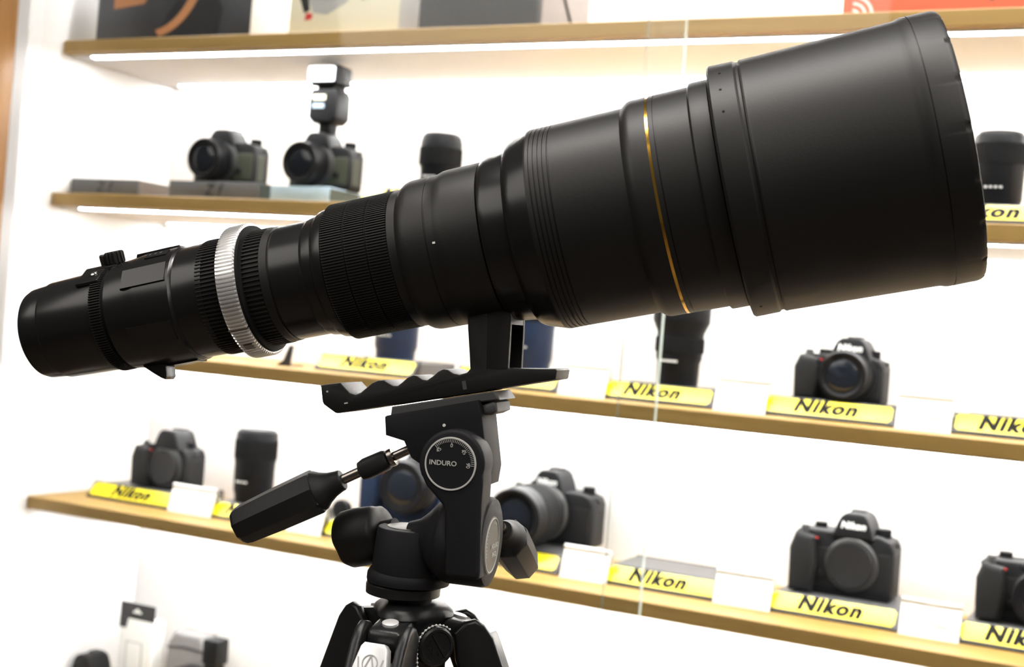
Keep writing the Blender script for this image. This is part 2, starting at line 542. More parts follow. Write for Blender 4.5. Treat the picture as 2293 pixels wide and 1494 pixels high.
def upright_lens(label, x, y, z, h, r, kind=0, group='interchangeable lenses on the shelves', m='camlens'):
    """a lens standing on its mount, front upwards"""
    t = thing('camera_lens', label, 'lens', (x, y, z), group=group)
    U = ALONG_Z(0, 0, 0)
    if kind == 0:     # slim zoom, wider top
        pr = [(0, r * .80), (h * .03, r * .82), (h * .10, r * .84), (h * .14, r * .90), (h * .46, r * .93), (h * .50, r * .98), (h * .90, r), (h * .94, r * .96), (h * .99, r * .94), (h, r * .90)]
        g0, g1, gr = .52, .80, r * 1.0
    elif kind == 1:   # long, wide hood at the top
        pr = [(0, r * .70), (h * .05, r * .72), (h * .30, r * .74), (h * .35, r * .80), (h * .66, r * .82), (h * .72, r * .90), (h * .78, r * .98), (h * .80, r), (h * .99, r), (h, r * .97)]
        g0, g1, gr = .42, .60, r * .83
    else:             # straight sleeve
        pr = [(0, r * .84), (h * .04, r * .86), (h * .12, r * .88), (h * .18, r * .95), (h * .55, r * .97), (h * .60, r), (h * .96, r), (h, r * .94)]
        g0, g1, gr = .62, .88, r * 1.0
    obj('barrel', lathe(new(), pr, 56, U), m, t, sharp=28)
    obj('grip_ring', ribbed(new(), h * g0, h * g1, gr + 0.0012, gr + 0.0003, 60, 0.6, 0.0005, mx=U), 'camrub', t)
    obj('mount_ring', lathe(new(), [(0.0005, r * .78), (0.0005, r * .865), (h * .022, r * .865), (h * .022, r * .78)], 48, U), 'ring', t)
    obj('front_cap', lathe(new(), [(h, r * .86), (h + 0.003, r * .84), (h + 0.004, r * .6)], 48, U), 'capblk', t)
    bm = new()
    for k in range(4):
        box(bm, -0.012 + k * 0.006, -0.0085 + k * 0.006, -r * .985, -r * .80, h * .30, h * .325)
    obj('scale_print', bm, 'print', t)
    return t


def camera_body(label, x, y, z, w=0.134, h=0.10, rotz=0.0, front='cap', skin='camgrip', lens_len=0.03, lens_r=0.034, hump=0.024, retro=False, group='cameras on display', mx=0.012, body_m='cambody', d=0.062, logo=True, zmount=None):
    """a system camera looking to -Y: body, grip, finder hump, mount or lens, dials"""
    t = thing('camera', label, 'camera', (x, y, z), rotz, group)
    hb = h - hump                                   # shoulder height
    yb0, yb1 = -0.020, d - 0.020
    # body shell: front outline with sloping shoulders
    L, Rr = -w / 2, w / 2
    out = [(L, 0.004), (L + 0.004, 0), (Rr - 0.004, 0), (Rr, 0.004), (Rr, hb * .80), (Rr - 0.005, hb * .93), (Rr - 0.02, hb), (mx + 0.024, hb), (mx - 0.024, hb), (L + 0.018, hb * 1.0), (L + 0.002, hb * .97)]
    obj('body', prism(new(), out, yb0, yb1, 0.0035, 3), body_m, t)
    # leather panels
    bm = new()
    box(bm, L + 0.003, Rr - 0.003, yb0 - 0.0012, yb0 + 0.002, hb * .12, hb * .74, 0.001, 1)
    obj('leather_panel', bm, skin, t)
    bm = new()
    box(bm, Rr - 0.002, Rr + 0.001, yb0 + 0.008, yb1 - 0.012, hb * .12, hb * .72, 0.0008, 1)
    obj('side_cover', bm, skin, t)
    # hand grip
    if not retro:
        g = [(L - 0.001, 0.002), (L + 0.030, 0.002), (L + 0.034, hb * .5), (L + 0.030, hb * .90), (L + 0.004, hb * .96), (L - 0.003, hb * .7)]
        obj('hand_grip', prism(new(), g, yb0 - 0.020, yb0 + 0.004, 0.007, 4), skin, t)
        obj('grip_accent', box(new(), L + 0.030, L + 0.033, yb0 - 0.0085, yb0 - 0.004, hb * .86, hb * .89, 0.0006, 1), 'red', t, label='small red accent')
    # finder hump, tapered
    bm = new()
    k = hump
    pts0 = [(mx - 0.029, hb - 0.006), (mx + 0.029, hb - 0.006), (mx + 0.0225, hb + k * .45), (mx + 0.0180, hb + k * .80), (mx + 0.0125, hb + k * .97), (mx + 0.006, hb + k), (mx - 0.006, hb + k), (mx - 0.0125, hb + k * .97), (mx - 0.0180, hb + k * .80), (mx - 0.0225, hb + k * .45)]
    prism(bm, pts0, yb0 - 0.006, yb1 - 0.004, 0.004, 3)
    hm = obj('finder_hump', bm, body_m, t)
    if logo:
        obj('lettering', text_bm('Nikon', 0.0125, FRONT(mx, yb0 - 0.0064, hb + k * .42), 0.0004, 0.15, 0.0002, 1.05), 'white', hm, label='small white lettering')
    obj('hot_shoe', box(new(), mx - 0.010, mx + 0.010, 0.0, 0.02, hb + k - 0.001, hb + k + 0.0025, 0.0006, 1), 'capblk', t)
    # top plate controls
    Z = ALONG_Z
    for nm, dx, dy, rr, hh, mm in (('mode_dial', Rr - 0.020 if not retro else Rr - 0.022, 0.010, 0.0095, 0.009, 'cambody'),
                                   ('command_dial', L + 0.026, 0.018, 0.0085, 0.007, 'cambody')):
        obj(nm, ribbed(new(), hb - 0.002, hb + hh, rr, rr - 0.0006, 30, 0.55, 0.0008, mx=Z(dx, dy, 0)), mm, t)
    obj('shutter_button', lathe(new(), [(hb * .90, 0.006), (hb + 0.0045, 0.0055), (hb + 0.0055, 0.0035)], 24, Z(L + 0.013, yb0 + 0.002, 0)), 'ring', t)
    if retro:
        obj('speed_dial', ribbed(new(), hb - 0.002, hb + 0.011, 0.010, 0.0093, 36, 0.55, 0.0008, mx=Z(L + 0.042, 0.008, 0)), 'ring', t)
    for q in (-1, 1):
        ex = Rr if q > 0 else L
        obj('strap_lug', box(new(), ex - 0.003, ex + 0.003, 0.004, 0.010, hb * .84, hb * .92, 0.001, 1) if q > 0 else box(new(), ex - 0.003, ex + 0.003, 0.004, 0.010, hb * .84, hb * .92, 0.001, 1), 'ring', t)
    # mount and what is on it
    zc = max(hb * .52, (lens_r + 0.004) if front == 'lens' else 0)
    zc = zmount or zc
    A = ALONG_Y(mx, yb0, zc)
    obj('mount_ring', lathe(new(), [(-0.001, 0.036), (0.004, 0.0355), (0.005, 0.034), (0.005, 0.028)], 56, A), 'ring' if (retro or front == 'cap') else body_m, t)
    if front == 'cap':
        obj('body_cap', lathe(new(), [(0.004, 0.031), (0.010, 0.0310), (0.012, 0.0295), (0.0115, 0.026), (0.0110, 0.0)], 56, A, cap=False), 'capblk', t)
    else:
        Ln, r = lens_len, lens_r
        lb = obj('lens', lathe(new(), [(0.004, r * .90), (Ln * .25, r * .95), (Ln * .30, r), (Ln * .80, r), (Ln * .86, r * .97), (Ln * .985, r * .95), (Ln, r * .90), (Ln, r * .84), (Ln * .93, r * .70)], 56, A), 'camlens', t)
        obj('focus_ring', ribbed(new(), Ln * .38, Ln * .74, r + 0.0012, r + 0.0002, 70, 0.6, 0.0005, mx=A), 'camrub', lb)
        obj('trim_ring', lathe(new(), [(Ln * .13, r * .91), (Ln * .14, r * .975), (Ln * .24, r * .985), (Ln * .25, r * .90)], 56, A), 'ring', lb, label='grey metal ring')
        obj('front_element', lathe(new(), [(Ln * .90, r * .70), (Ln * .94, r * .62), (Ln * .965, r * .35), (Ln * .97, 0.0005)], 48, A), 'glass_el', lb)
        bm = new()
        lathe(bm, [(Ln * .93, r * .74), (Ln * .95, r * .74), (Ln * .95, r * .70), (Ln * .93, r * .70)], 48, A, cap=False)
        obj('name_ring', bm, 'camlens', lb)
    bm = lathe(new(), [(0.0, 0.0045), (0.006, 0.004), (0.007, 0.002)], 20, ALONG_Y(mx + 0.040 if retro else mx - 0.040, yb0, zc * .62))
    obj('release_button', bm, body_m, t)
    return t


def carton(name, label, x0, x1, y0, z0, hgt, depth, m, side=None, cat='box', group=None):
    c = thing(name, label, cat, ((x0 + x1) / 2, y0, z0), group=group)
    h = (x1 - x0) / 2
    obj('carton_body' if name.endswith('box') else 'body', box(new(), -h, h, 0, depth, 0, hgt, 0.0015, 2), m, c)
    if side:
        obj('side_panel', box(new(), h - 0.0004, h + 0.0008, 0.002, depth - 0.002, 0.002, hgt - 0.002), side, c)
    return c, h


# ---- top shelf
z = SHELF_Z[0]
yb = 1.70
X0 = lambda px: shelf_x(px, 0, yb)
c, h = carton('photo_box', 'black carton with an orange-streaked photo on the top shelf', X0(213), X0(557), yb, z, 0.125, 0.105, 'photo', 'palecard')
bm = new()
arc = [(-0.01 + 0.11 * math.sin(a) - 0.03, 0.135 - 0.13 * math.cos(a)) for a in [0.15 + 0.12 * k for k in range(9)]]
inner = [(p[0] - 0.008 - 0.0008 * k, p[1] + 0.010) for k, p in enumerate(arc)]
prism(bm, arc + inner[::-1], -0.0008, 0.0002)
obj('photo_streak', bm, 'photo_or', c, label='curved orange streak in the photo')
bm = new()
prism(bm, [(-0.03, 0.006), (0.10, 0.006), (0.105, 0.05), (0.08, 0.09), (0.02, 0.075), (-0.01, 0.04)], -0.0005, 0.0002)
obj('photo_shape', bm, 'photo_bk', c)
bm = new()
prism(bm, [(-0.125, 0.055), (-0.06, 0.062), (-0.05, 0.075), (-0.125, 0.10)], -0.0005, 0.0002)
obj('photo_glow', bm, 'photo_or', c)

c, h = carton('gimbal_box', 'cream carton printed with a silver gadget on the top shelf', X0(640), X0(885), yb + 0.005, z, 0.13, 0.06, 'cream', 'palecard')
bm = new()
prism(bm, [(-0.075, 0.075), (-0.055, 0.036), (-0.03, 0.032), (0.005, 0.05), (0.03, 0.08), (0.035, 0.12), (-0.07, 0.12)], -0.0008, 0.0002)
obj('gadget_print', bm, 'silgrey', c, label='printed silver grey gadget')
bm = new()
prism(bm, [(0.022, 0.062), (0.036, 0.052), (0.05, 0.066), (0.052, 0.12), (0.03, 0.12)], -0.001, 0.0002)
obj('gadget_grip_print', bm, 'photo_bk', c)
bm = new()
prism(bm, [(-0.082, 0.060), (-0.072, 0.036), (-0.062, 0.040), (-0.070, 0.075), (-0.078, 0.12), (-0.088, 0.12)], -0.001, 0.0002)
obj('gadget_clamp_print', bm, 'photo_bk', c)
bm = new()
prism(bm, [(-0.070, 0.024), (-0.058, 0.026), (-0.056, 0.034), (-0.068, 0.036)], -0.0011, 0.0002)
obj('gadget_button_print', bm, 'red', c)

xa, xb = X0(932), X0(1205)
c = thing('camera_case', 'charcoal leather case with a side painted lit grey on the top shelf', 'case', ((xa + xb) / 2, yb, z))
h = (xb - xa) / 2
obj('body', box(new(), -h, h, 0, 0.17, 0, 0.125, 0.006, 3), 'bagdark', c)
obj('side_panel', box(new(), h - 0.003, h + 0.002, 0.006, 0.168, 0.004, 0.121, 0.002, 2), 'bagside', c, label='side painted lighter grey as if lit')
obj('side_strap', tube(new(), [(h + 0.003, 0.07, 0.12), (h + 0.004, 0.072, 0.06), (h + 0.004, 0.10, 0.03), (h + 0.003, 0.15, 0.006)], 0.0022, 8), 'bagdark', c)
bm = new()
prism(bm, [(-h + 0.02, 0.06), (-0.03, 0.085), (-0.01, 0.07), (0.03, 0.08), (h - 0.03, 0.055), (h - 0.03, 0.118), (-h + 0.02, 0.118)], -0.002, 0.003, 0.0015, 1)
obj('front_flap', bm, 'bagdark', c)

c, h = carton('coral_box', 'coral red carton with white arcs at the right end of the top shelf', X0(1885), X0(2420), yb, z, 0.10, 0.12, 'coral')
bm = new()
for k in (0, 1, 2):
    r0, r1 = 0.006 + k * 0.0085, 0.010 + k * 0.0085
    a0, a1 = R(0), R(90)
    pts = [(r1 * math.cos(a0 + (a1 - a0) * q / 8), r1 * math.sin(a0 + (a1 - a0) * q / 8)) for q in range(9)]
    pts += [(r0 * math.cos(a1 - (a1 - a0) * q / 8), r0 * math.sin(a1 - (a1 - a0) * q / 8)) for q in range(9)]
    prism(bm, [(-h + 0.013 + a, 0.000 + b) for a, b in pts], -0.0008, 0.0002)
obj('arc_symbol', bm, 'white', c, label='white quarter-circle arcs')
bm = new()
pts = [(0.035 + 0.03 * math.cos(a) + 0.025, 0.006 + 0.022 * math.sin(a)) for a in [R(20 + 14 * k) for k in range(10)]]
pin = [(0.035 + 0.024 * math.cos(a) + 0.025, 0.004 + 0.016 * math.sin(a)) for a in [R(20 + 14 * k) for k in range(10)]]
prism(bm, pts + pin[::-1], -0.0008, 0.0002)
obj('curve_print', bm, 'boxside', c)

# ---- second shelf
z = SHELF_Z[1]
yb = 1.715
X1 = lambda px, Y=yb: shelf_x(px, 1, Y)
for k, (a, b, m, sd, hg, lab, wr) in enumerate((
        (156, 308, 'boxgrey', 'boxside', 0.029, 'flat grey carton lying alone at the left end of the second shelf', 'Z f'),
        (376, 578, 'boxgrey', 'boxdark', 0.030, 'flat grey carton under the camera without a flash', 'Z f'),
        (603, 735, 'boxblue', 'boxdark', 0.026, 'flat pale blue carton under the camera that carries a flash', None))):
    c, h = carton('camera_box', lab, X1(a), X1(b), yb, z, hg, 0.115, m, sd, group='flat camera cartons')
    if wr:
        obj('lettering', text_bm(wr, 0.026, FRONT(0.0, -0.0005, hg * .5), 0.0004, 0.2, 0.0001, 1.1), 'holder', c, label='dark printed letters')
cy = yb + 0.062
for k, (px0, px1, hz, lab) in enumerate(((427, 562, 0.030, 'black retro camera without a flash, on the flat grey carton'),
                                         (641, 776, 0.026, 'black retro camera with a flash unit mounted on top'))):
    xa, xb = shelf_x(px0, 1, cy - 0.02), shelf_x(px1, 1, cy - 0.02)
    camera_body(lab, (xa + xb) / 2, cy, z + hz, w=xb - xa, h=0.091, front='lens', skin='olive', retro=True, lens_len=0.047, lens_r=0.0335, hump=0.021, mx=-0.006, d=0.040, logo=False)
    camx = (xa + xb) / 2 - 0.006
fz = z + 0.026 + 0.091 + 0.0025
t = thing('flash_unit', 'black flash gun with bright window on the retro camera', 'flash', (camx, cy + 0.004, fz))
t.scale = (0.86, 0.86, 0.86)
obj('foot', box(new(), -0.013, 0.013, -0.013, 0.013, 0.0, 0.018, 0.003, 2), 'cambody', t)
bm = prism(new(), [(-0.020, 0.016), (0.020, 0.016), (0.031, 0.026), (0.032, 0.070), (0.026, 0.080), (-0.026, 0.080), (-0.032, 0.070), (-0.031, 0.026)], -0.024, 0.024, 0.005, 3)
b = obj('body', bm, 'cambody', t)
obj('name_plate', box(new(), -0.022, 0.006, -0.0246, -0.023, 0.058, 0.068, 0.0005, 1), 'cream', b, label='pale printed plate')
obj('info_print', box(new(), -0.022, 0.004, -0.0246, -0.023, 0.043, 0.052, 0.0005, 1), 'boxblue', b)
bm = new()
prism(bm, [(-0.018, 0.078), (0.018, 0.078), (0.020, 0.088), (-0.020, 0.088)], -0.018, 0.022, 0.002, 1)
obj('neck', bm, 'cambody', t)
hd = obj('flash_head', box(new(), -0.034, 0.034, -0.034, 0.020, 0.086, 0.124, 0.006, 3), 'cambody', t)
obj('flash_window', box(new(), -0.030, 0.030, -0.0352, -0.030, 0.090, 0.120, 0.003, 2), 'flashwin', hd, label='bright white front window')

Yl = 1.80
x = shelf_x(977, 1, Yl)
upright_lens('black lens standing on the second shelf beside the camera with the flash', x, Yl, z + STAND_H, 0.095, 0.0325, 0)
display_stand(1, 800, 1010, 'yellow label stand under the lens on the second shelf, left of centre', Y=1.692, tray=0.16)
x = shelf_x(2225, 1, Yl)
upright_lens('black lens standing on the second shelf at the right edge', x, Yl, z + STAND_H, 0.101, 0.0325, 2)
display_stand(1, 2060, 2352, 'yellow label stand on the second shelf at the right edge', Y=1.692, tray=0.16)

# ---- third shelf
z = SHELF_Z[2]
display_stand(2, 703, 922, 'yellow label stand on the third shelf left of the lens foot')
display_stand(2, 1012, 1243, 'yellow label stand on the third shelf directly behind the lens foot')
display_stand(2, 1328, 1592, 'yellow label stand under the tall hooded lens on the third shelf')
display_stand(2, 1703, 2000, 'yellow label stand under the camera on the third shelf')
display_stand(2, 2127, 2425, 'yellow label stand at the right end of the third shelf')
Yl = 1.82
for px, hh, rr, kk, m, lab in ((881, 0.125, 0.036, 2, 'navy', 'black lens tinted navy for its reflections on the third shelf left of the lens foot'),
                               (1180, 0.125, 0.036, 2, 'navy', 'black lens tinted navy for its reflections on the third shelf just right of the lens foot'),
                               (1512, 0.118, 0.041, 1, 'camlens', 'tall black lens with a wide hood below the gold band')):
    upright_lens(lab, shelf_x(px, 2, Yl), Yl, z + STAND_H, hh, rr, kk, m=m)
cy = 1.835
xa, xb = shelf_x(1780, 2, cy - 0.02), shelf_x(1968, 2, cy - 0.02)
camera_body('black camera with a short lens on the third shelf', (xa + xb) / 2, cy, z + STAND_H, w=xb - xa, h=0.088, front='lens', lens_len=0.042, lens_r=0.033, hump=0.024, mx=0.012, d=0.055)
price_card(2, 1248, 1352, 'white price card on the third shelf right of the lens foot')
price_card(2, 1596, 1712, 'blank white price card between the hooded lens and the camera', marks=False)
price_card(2, 2003, 2128, 'white price card at the right of the third-shelf camera')
xw0, xw1 = shelf_x(618, 2, 1.76), shelf_x(652, 2, 1.76)
t = thing('easel_stand', 'small black wedge stand on the third shelf below the silver ring', 'stand', (xw0, 1.755, z))
obj('back', prism(new(), [(0, 0), (xw1 - xw0, 0), (xw1 - xw0 + 0.004, 0.034), (xw1 - xw0 - 0.004, 0.034), ((xw1 - xw0) * .55, 0.010), (0.006, 0.003)], 0, 0.004, 0.0008, 1), 'holder', t)
obj('base', box(new(), 0.002, xw1 - xw0, 0.003, 0.04, 0, 0.003, 0.0008, 1), 'holder', t)

# ---- fourth shelf
z = SHELF_Z[3]
display_stand(3, 193, 385, 'yellow label stand at the left end of the fourth shelf')
display_stand(3, 449, 645, 'yellow label stand on the fourth shelf under the upright lens')
display_stand(3, 718, 925, 'yellow label stand on the fourth shelf left of the tripod head')
display_stand(3, 1010, 1246, 'yellow label stand on the fourth shelf under the superzoom camera')
display_stand(3, 1340, 1605, 'yellow label stand with an empty clear tray on the fourth shelf')
display_stand(3, 1713, 2008, 'yellow label stand under the capped camera on the fourth shelf')
display_stand(3, 2140, 2442, 'yellow label stand in the lower right corner')
cy = 1.835
xa, xb = shelf_x(304, 3, cy - 0.02), shelf_x(408, 3, cy - 0.02)
camera_body('black camera at the left end of the fourth shelf', (xa + xb) / 2, cy, z + STAND_H, w=xb - xa, h=0.103, front='cap', hump=0.028, mx=0.010, d=0.052, logo=False)
upright_lens('black upright lens on the fourth shelf behind the tilt handle', shelf_x(562, 3, 1.815), 1.815, z + STAND_H, 0.121, 0.0345, 2)
cy = 1.855
xa, xb = shelf_x(812, 3, cy - 0.02), shelf_x(975, 3, cy - 0.02)
camera_body('dark camera tinted blue for its reflection, with a large round lens behind the tripod head', (xa + xb) / 2, cy, z + STAND_H, w=xb - xa, h=0.118, front='lens', lens_len=0.05, lens_r=0.042, hump=0.026, mx=0.026, d=0.055, body_m='navy', skin='navy', zmount=0.066)  # blue body colour stands in for a reflection
cy = 1.895
xa, xb = shelf_x(1160, 3, cy - 0.02), shelf_x(1287, 3, cy - 0.02)
zc_ = camera_body('superzoom camera with a long thick lens right of the tripod head', (xa + xb) / 2, cy, z + STAND_H, w=0.14, h=0.112, front='lens', lens_len=0.118, lens_r=0.045, hump=0.030, mx=-0.006, d=0.055)
cy = 1.84
xa, xb = shelf_x(1768, 3, cy - 0.02), shelf_x(1990, 3, cy - 0.02)
camera_body('black camera with a capped mount on the fourth shelf', (xa + xb) / 2, cy, z + STAND_H, w=xb - xa, h=0.113, front='cap', hump=0.028, mx=0.012, d=0.058)
xa = shelf_x(2183, 3, cy - 0.02)
camera_body('black camera with dials in the lower right corner', xa + 0.067, cy, z + STAND_H, w=0.134, h=0.102, front='lens', lens_len=0.04, lens_r=0.036, hump=0.024, mx=0.012, d=0.058)
price_card(3, 374, 470, 'white price card right of the leftmost fourth-shelf camera', marks=False)
price_card(3, 640, 716, 'white price card behind the tilt handle on the fourth shelf', marks=False)
price_card(3, 1252, 1356, 'white price card right of the superzoom camera')
price_card(3, 1595, 1722, 'white price card between the empty tray and the capped camera', marks=False)
price_card(3, 2010, 2146, 'white price card between the two lower right cameras')
t = thing('lens_cap', 'small dark cap on the fourth shelf left of the tripod head', 'lens cap', (shelf_x(762, 3, 1.80), 1.80, z + STAND_H))
obj('rim', lathe(new(), [(-0.006, 0.015), (0.0, 0.016), (0.006, 0.0155)], 32, ALONG_Y(0, 0, 0.016)), 'capblk', t)
obj('face', lathe(new(), [(0.006, 0.012), (0.0075, 0.0115)], 32, ALONG_Y(0, 0, 0.016)), 'camlens', t)

# ---- lowest shelf
z = SHELF_Z[4]
Yp = 1.86
xa, xb = at_y(266, 1420, Yp).x, at_y(343, 1420, Yp).x
ztop = at_y(305, 1352, Yp).z
t = thing('hanging_box', 'white hanging carton with black header at the bottom left', 'box', ((xa + xb) / 2, Yp, z))
h = (xb - xa) / 2
ht = ztop - z
obj('carton_body', box(new(), -h, h, 0.0, 0.03, 0, ht - 0.028, 0.001, 1), 'card', t)
bm = new()
slot = [(-h, ht - 0.028), (h, ht - 0.028), (h, ht), (0.006, ht), (0.006, ht - 0.003), (-0.006, ht - 0.003), (-0.006, ht), (-h, ht)]
prism(bm, [(-h, ht - 0.028), (h, ht - 0.028), (h, ht), (-h, ht)], 0.0, 0.002)
obj('header', bm, 'photo_bk', t, label='black header flap')
prism_pts = [(-0.010, ht - 0.017), (0.010, ht - 0.017), (0.008, ht - 0.013), (0.003, ht - 0.012), (0.002, ht - 0.009), (-0.002, ht - 0.009), (-0.003, ht - 0.012), (-0.008, ht - 0.013)]
obj('hang_hole', prism(new(), prism_pts, -0.0006, 0.0004), 'card', t)
obj('corner_print', prism(new(), [(-h, ht - 0.046), (-h + 0.016, ht - 0.046), (-h + 0.02, ht - 0.028), (-h, ht - 0.028)], -0.0006, 0.0004), 'photo_bk', t)
obj('picture_print', box(new(), -h + 0.018, h - 0.022, -0.0006, 0.0004, ht - 0.135, ht - 0.068), 'silgrey', t)
obj('picture_window', box(new(), -h + 0.021, h - 0.025, -0.0012, 0.0002, ht - 0.118, ht - 0.070), 'card', t)

Yq = 1.83
xa, xb = at_y(168, 1485, Yq).x, at_y(243, 1485, Yq).x
camera_body('black camera mostly cut off at the bottom left corner', (xa + xb) / 2, Yq, z, w=0.11, h=at_y(205, 1462, Yq).z - z, front='cap', hump=0.035, mx=0.0, d=0.05, logo=False)
xa, xb = at_y(372, 1480, 1.88).x, at_y(452, 1480, 1.88).x
zt = at_y(415, 1420, 1.88).z - z
t = thing('camera_pouch', 'grey upright pouch at the bottom left beside the carton', 'pouch', ((xa + xb) / 2, 1.88, z))
h = (xb - xa) / 2
obj('body', prism(new(), [(-h - 0.01, 0), (h + 0.005, 0), (h, zt * .9), (h - 0.01, zt), (-h + 0.012, zt), (-h, zt * .85)], 0, 0.05, 0.006, 3), 'bagside', t)
obj('zipper', tube(new(), [(-h, -0.001, zt * .8), (0, -0.002, zt * .84), (h, -0.001, zt * .82)], 0.0015, 8), 'bagdark', t)
xa = at_y(480, 1480, 1.84).x
zt = at_y(480, 1430, 1.84).z - z
t = thing('flash_unit', 'slim black flash unit cut off by the bottom edge, beside the grey pouch', 'flash', (xa, 1.84, z))
obj('body', box(new(), -0.014, 0.014, -0.012, 0.012, 0, zt * .72, 0.003, 2), 'cambody', t)
obj('flash_head', box(new(), -0.016, 0.016, -0.016, 0.018, zt * .72, zt, 0.004, 2), 'cambody', t)
obj('base_case', box(new(), -0.075, -0.016, -0.02, 0.03, 0, zt * .62, 0.005, 2), 'cambody', t)

# ------------------------------------------------------------------ the big lens
AL, D0 = R(13.0), 0.86


def axis_pt(px, py):
    d = D0 / (1 + math.tan(AL) * (px - W / 2) / F)
    return EYE + ray(px, py) * d


PA, PB = axis_pt(272, 712.0), axis_pt(2082, 340.0)
AX = (PB - PA).normalized()
AY = Vector((0, 0, 1)).cross(AX).normalized()          # away from the camera, horizontal
AZ = AX.cross(AY).normalized()
ML = axes(PA, AX, AY, AZ)
MLI = ML.inverted()
lens = thing('telephoto_lens', 'huge black telephoto lens with a gold band mounted on the tripod head', 'lens', mw=ML)


def mm(pr):
    return [(a / 1000, b / 1000) for a, b in pr]


def LP(name, prof, m, label=None, seg=160, sharp=24, parent=None, rfun=None):
    return obj(name, lathe(new(), mm(prof), seg, None, rfun), m, parent or lens, sharp=sharp, label=label)


LP('rear_cap', [(-62.5, 24), (-62.3, 28.2), (-60.8, 30.2), (-58, 31.4), (-50, 32.1), (-46, 32.4), (-45.2, 32.9), (-44, 33.4), (-2, 34.9), (-1, 33)], 'anod2')
cl = obj('clamp_collar', ribbed(new(), -0.004, 0.0045, 0.0362, 0.0350, 118, 0.5, 0.0003), 'rubber', lens, label='toothed clamp collar')
LP('seam_groove', [(4, 34.5), (8, 34.5)], 'groove')
zr = LP('zoom_ring', [(7, 35.0), (7.6, 36.3), (13, 37.0), (20, 37.6), (28, 38.6), (31, 39.1), (56.5, 39.35), (57.5, 38.6), (58.5, 38.2)], 'anod2')
for k in range(6):                                     # long recessed grip panels around the zoom ring
    a0 = R(149 + 60 * k)
    bm = new()
    n = 1
    for t0, t1 in ((0.0225, 0.0545),):
        for (ra, dt, da) in ((0.0, 0.0, 0.0),):
            lo, hi = [], []
            for q in range(n + 1):
                a = a0 + R(21) * (q / n - 0.5)
                rr = 0.0405
                lo.append((t0, rr - 0.0003, a))
                hi.append((t1, rr, a))
            P = lambda t, r, a: Vector((t, r * math.cos(a), r * math.sin(a)))
            va = [bm.verts.new(P(*p)) for p in lo]
            vb = [bm.verts.new(P(*p)) for p in hi]
            vc = [bm.verts.new(P(t0 - 0.0012, 0.0375, p[2])) for p in lo]
            vd = [bm.verts.new(P(t1 + 0.0012, 0.0375, p[2])) for p in hi]
            for q in range(n):
                bm.faces.new((va[q], va[q + 1], vb[q + 1], vb[q]))
                bm.faces.new((vc[q], vc[q + 1], va[q + 1], va[q]))
                bm.faces.new((vb[q], vb[q + 1], vd[q + 1], vd[q]))
            for q in (0, n):
                bm.faces.new((vc[q], va[q], vb[q], vd[q]))
    obj('grip_panel', bm, 'anod2', zr)
LP('rear_barrel', [(58, 37.5), (58.3, 38.0), (73, 38.3), (74, 38.5), (80, 38.7), (80.3, 37.5)], 'anod2')
obj('ribbed_ring', ribbed(new(), 0.0755, 0.0935, 0.0393, 0.0380, 88, 0.5, 0.0006), 'rubber', lens)
sr = obj('locking_ring', ribbed(new(), 0.0930, 0.1065, 0.0450, 0.0436, 104, 0.56, 0.0008), 'silver', lens, label='silver knurled locking ring')
LP('inner_flange', [(106, 43.2), (108.2, 42.6), (108.6, 40.0), (109.4, 38.5)], 'groove', 'dark green-black flange inside the silver ring')
obj('ribbed_ring', ribbed(new(), 0.1085, 0.1215, 0.0392, 0.0380, 78, 0.5, 0.0006), 'rubber', lens)
LP('mount_collar', [(121, 38.2), (121.3, 38.9), (126.3, 38.6), (126.8, 37.4), (127.6, 37.4)], 'anod')
LP('stepped_barrel', [(127.4, 37.3), (127.9, 38.1), (149, 38.3), (149.8, 38.8), (151.5, 39.6), (156.8, 40.3), (157.4, 40.5), (158, 41.3), (159.6, 42.3), (165.4, 43.4), (165.8, 42.5)], 'anod2')
for k, (a, b) in enumerate(((166.2, 181.4), (182.0, 196.4), (197.0, 211.0))):
    obj('focus_grip', ribbed(new(), a / 1000, b / 1000, 0.0452, 0.0442, 150, 0.55, 0.0005), 'rubber', lens)
LP('focus_core', [(166, 43.9), (212, 43.9)], 'groove')
LP('middle_barrel', [(210.8, 44.2), (211.2, 44.9), (216.5, 45.0), (217.0, 45.4), (218.2, 46.6), (220.5, 48.1), (223, 48.9), (225, 49.1), (236.6, 49.3), (236.9, 48.8), (237.5, 48.8), (237.8, 49.3),
                     (242, 49.4), (243.5, 49.9), (246, 50.7), (249, 50.95), (271.3, 51.2), (271.7, 50.4)], 'anod')
LP('collar_barrel', [(272.1, 50.4), (272.5, 51.8), (274.5, 52.9), (276.5, 53.4), (289.3, 54.9), (289.7, 56.4), (291, 58.2), (293, 59.6), (296, 60.8), (306.2, 63.9)], 'anod2')
rp = [(306.2, 63.9)]
for k in range(5):
    t0 = 307.3 + 2.9 * k
    rp += [(t0, 64.25), (t0 + 1.9, 64.3), (t0 + 2.15, 63.65), (t0 + 2.7, 63.65)]
rp += [(322.0, 64.3)]
LP('ridged_band', rp, 'anod', sharp=14)
LP('front_barrel', [(321.9, 64.3), (365.2, 64.9), (366.2, 65.0), (367.5, 66.0), (369.5, 67.6), (371.5, 68.3), (373, 68.45), (382.3, 68.55), (382.4, 68.3)], 'anod')
LP('gold_band', [(382.2, 67.9), (382.3, 68.60), (384.0, 68.62), (384.1, 67.9)], 'gold', 'thin gold ring')
LP('objective_barrel', [(384.0, 68.3), (384.1, 68.6), (386.9, 68.6), (387.0, 68.0), (387.5, 68.0), (387.6, 68.65), (408.2, 69.0), (408.6, 69.4), (409.6, 70.7), (411, 70.95), (420.5, 70.9), (421, 69.5)], 'anod')
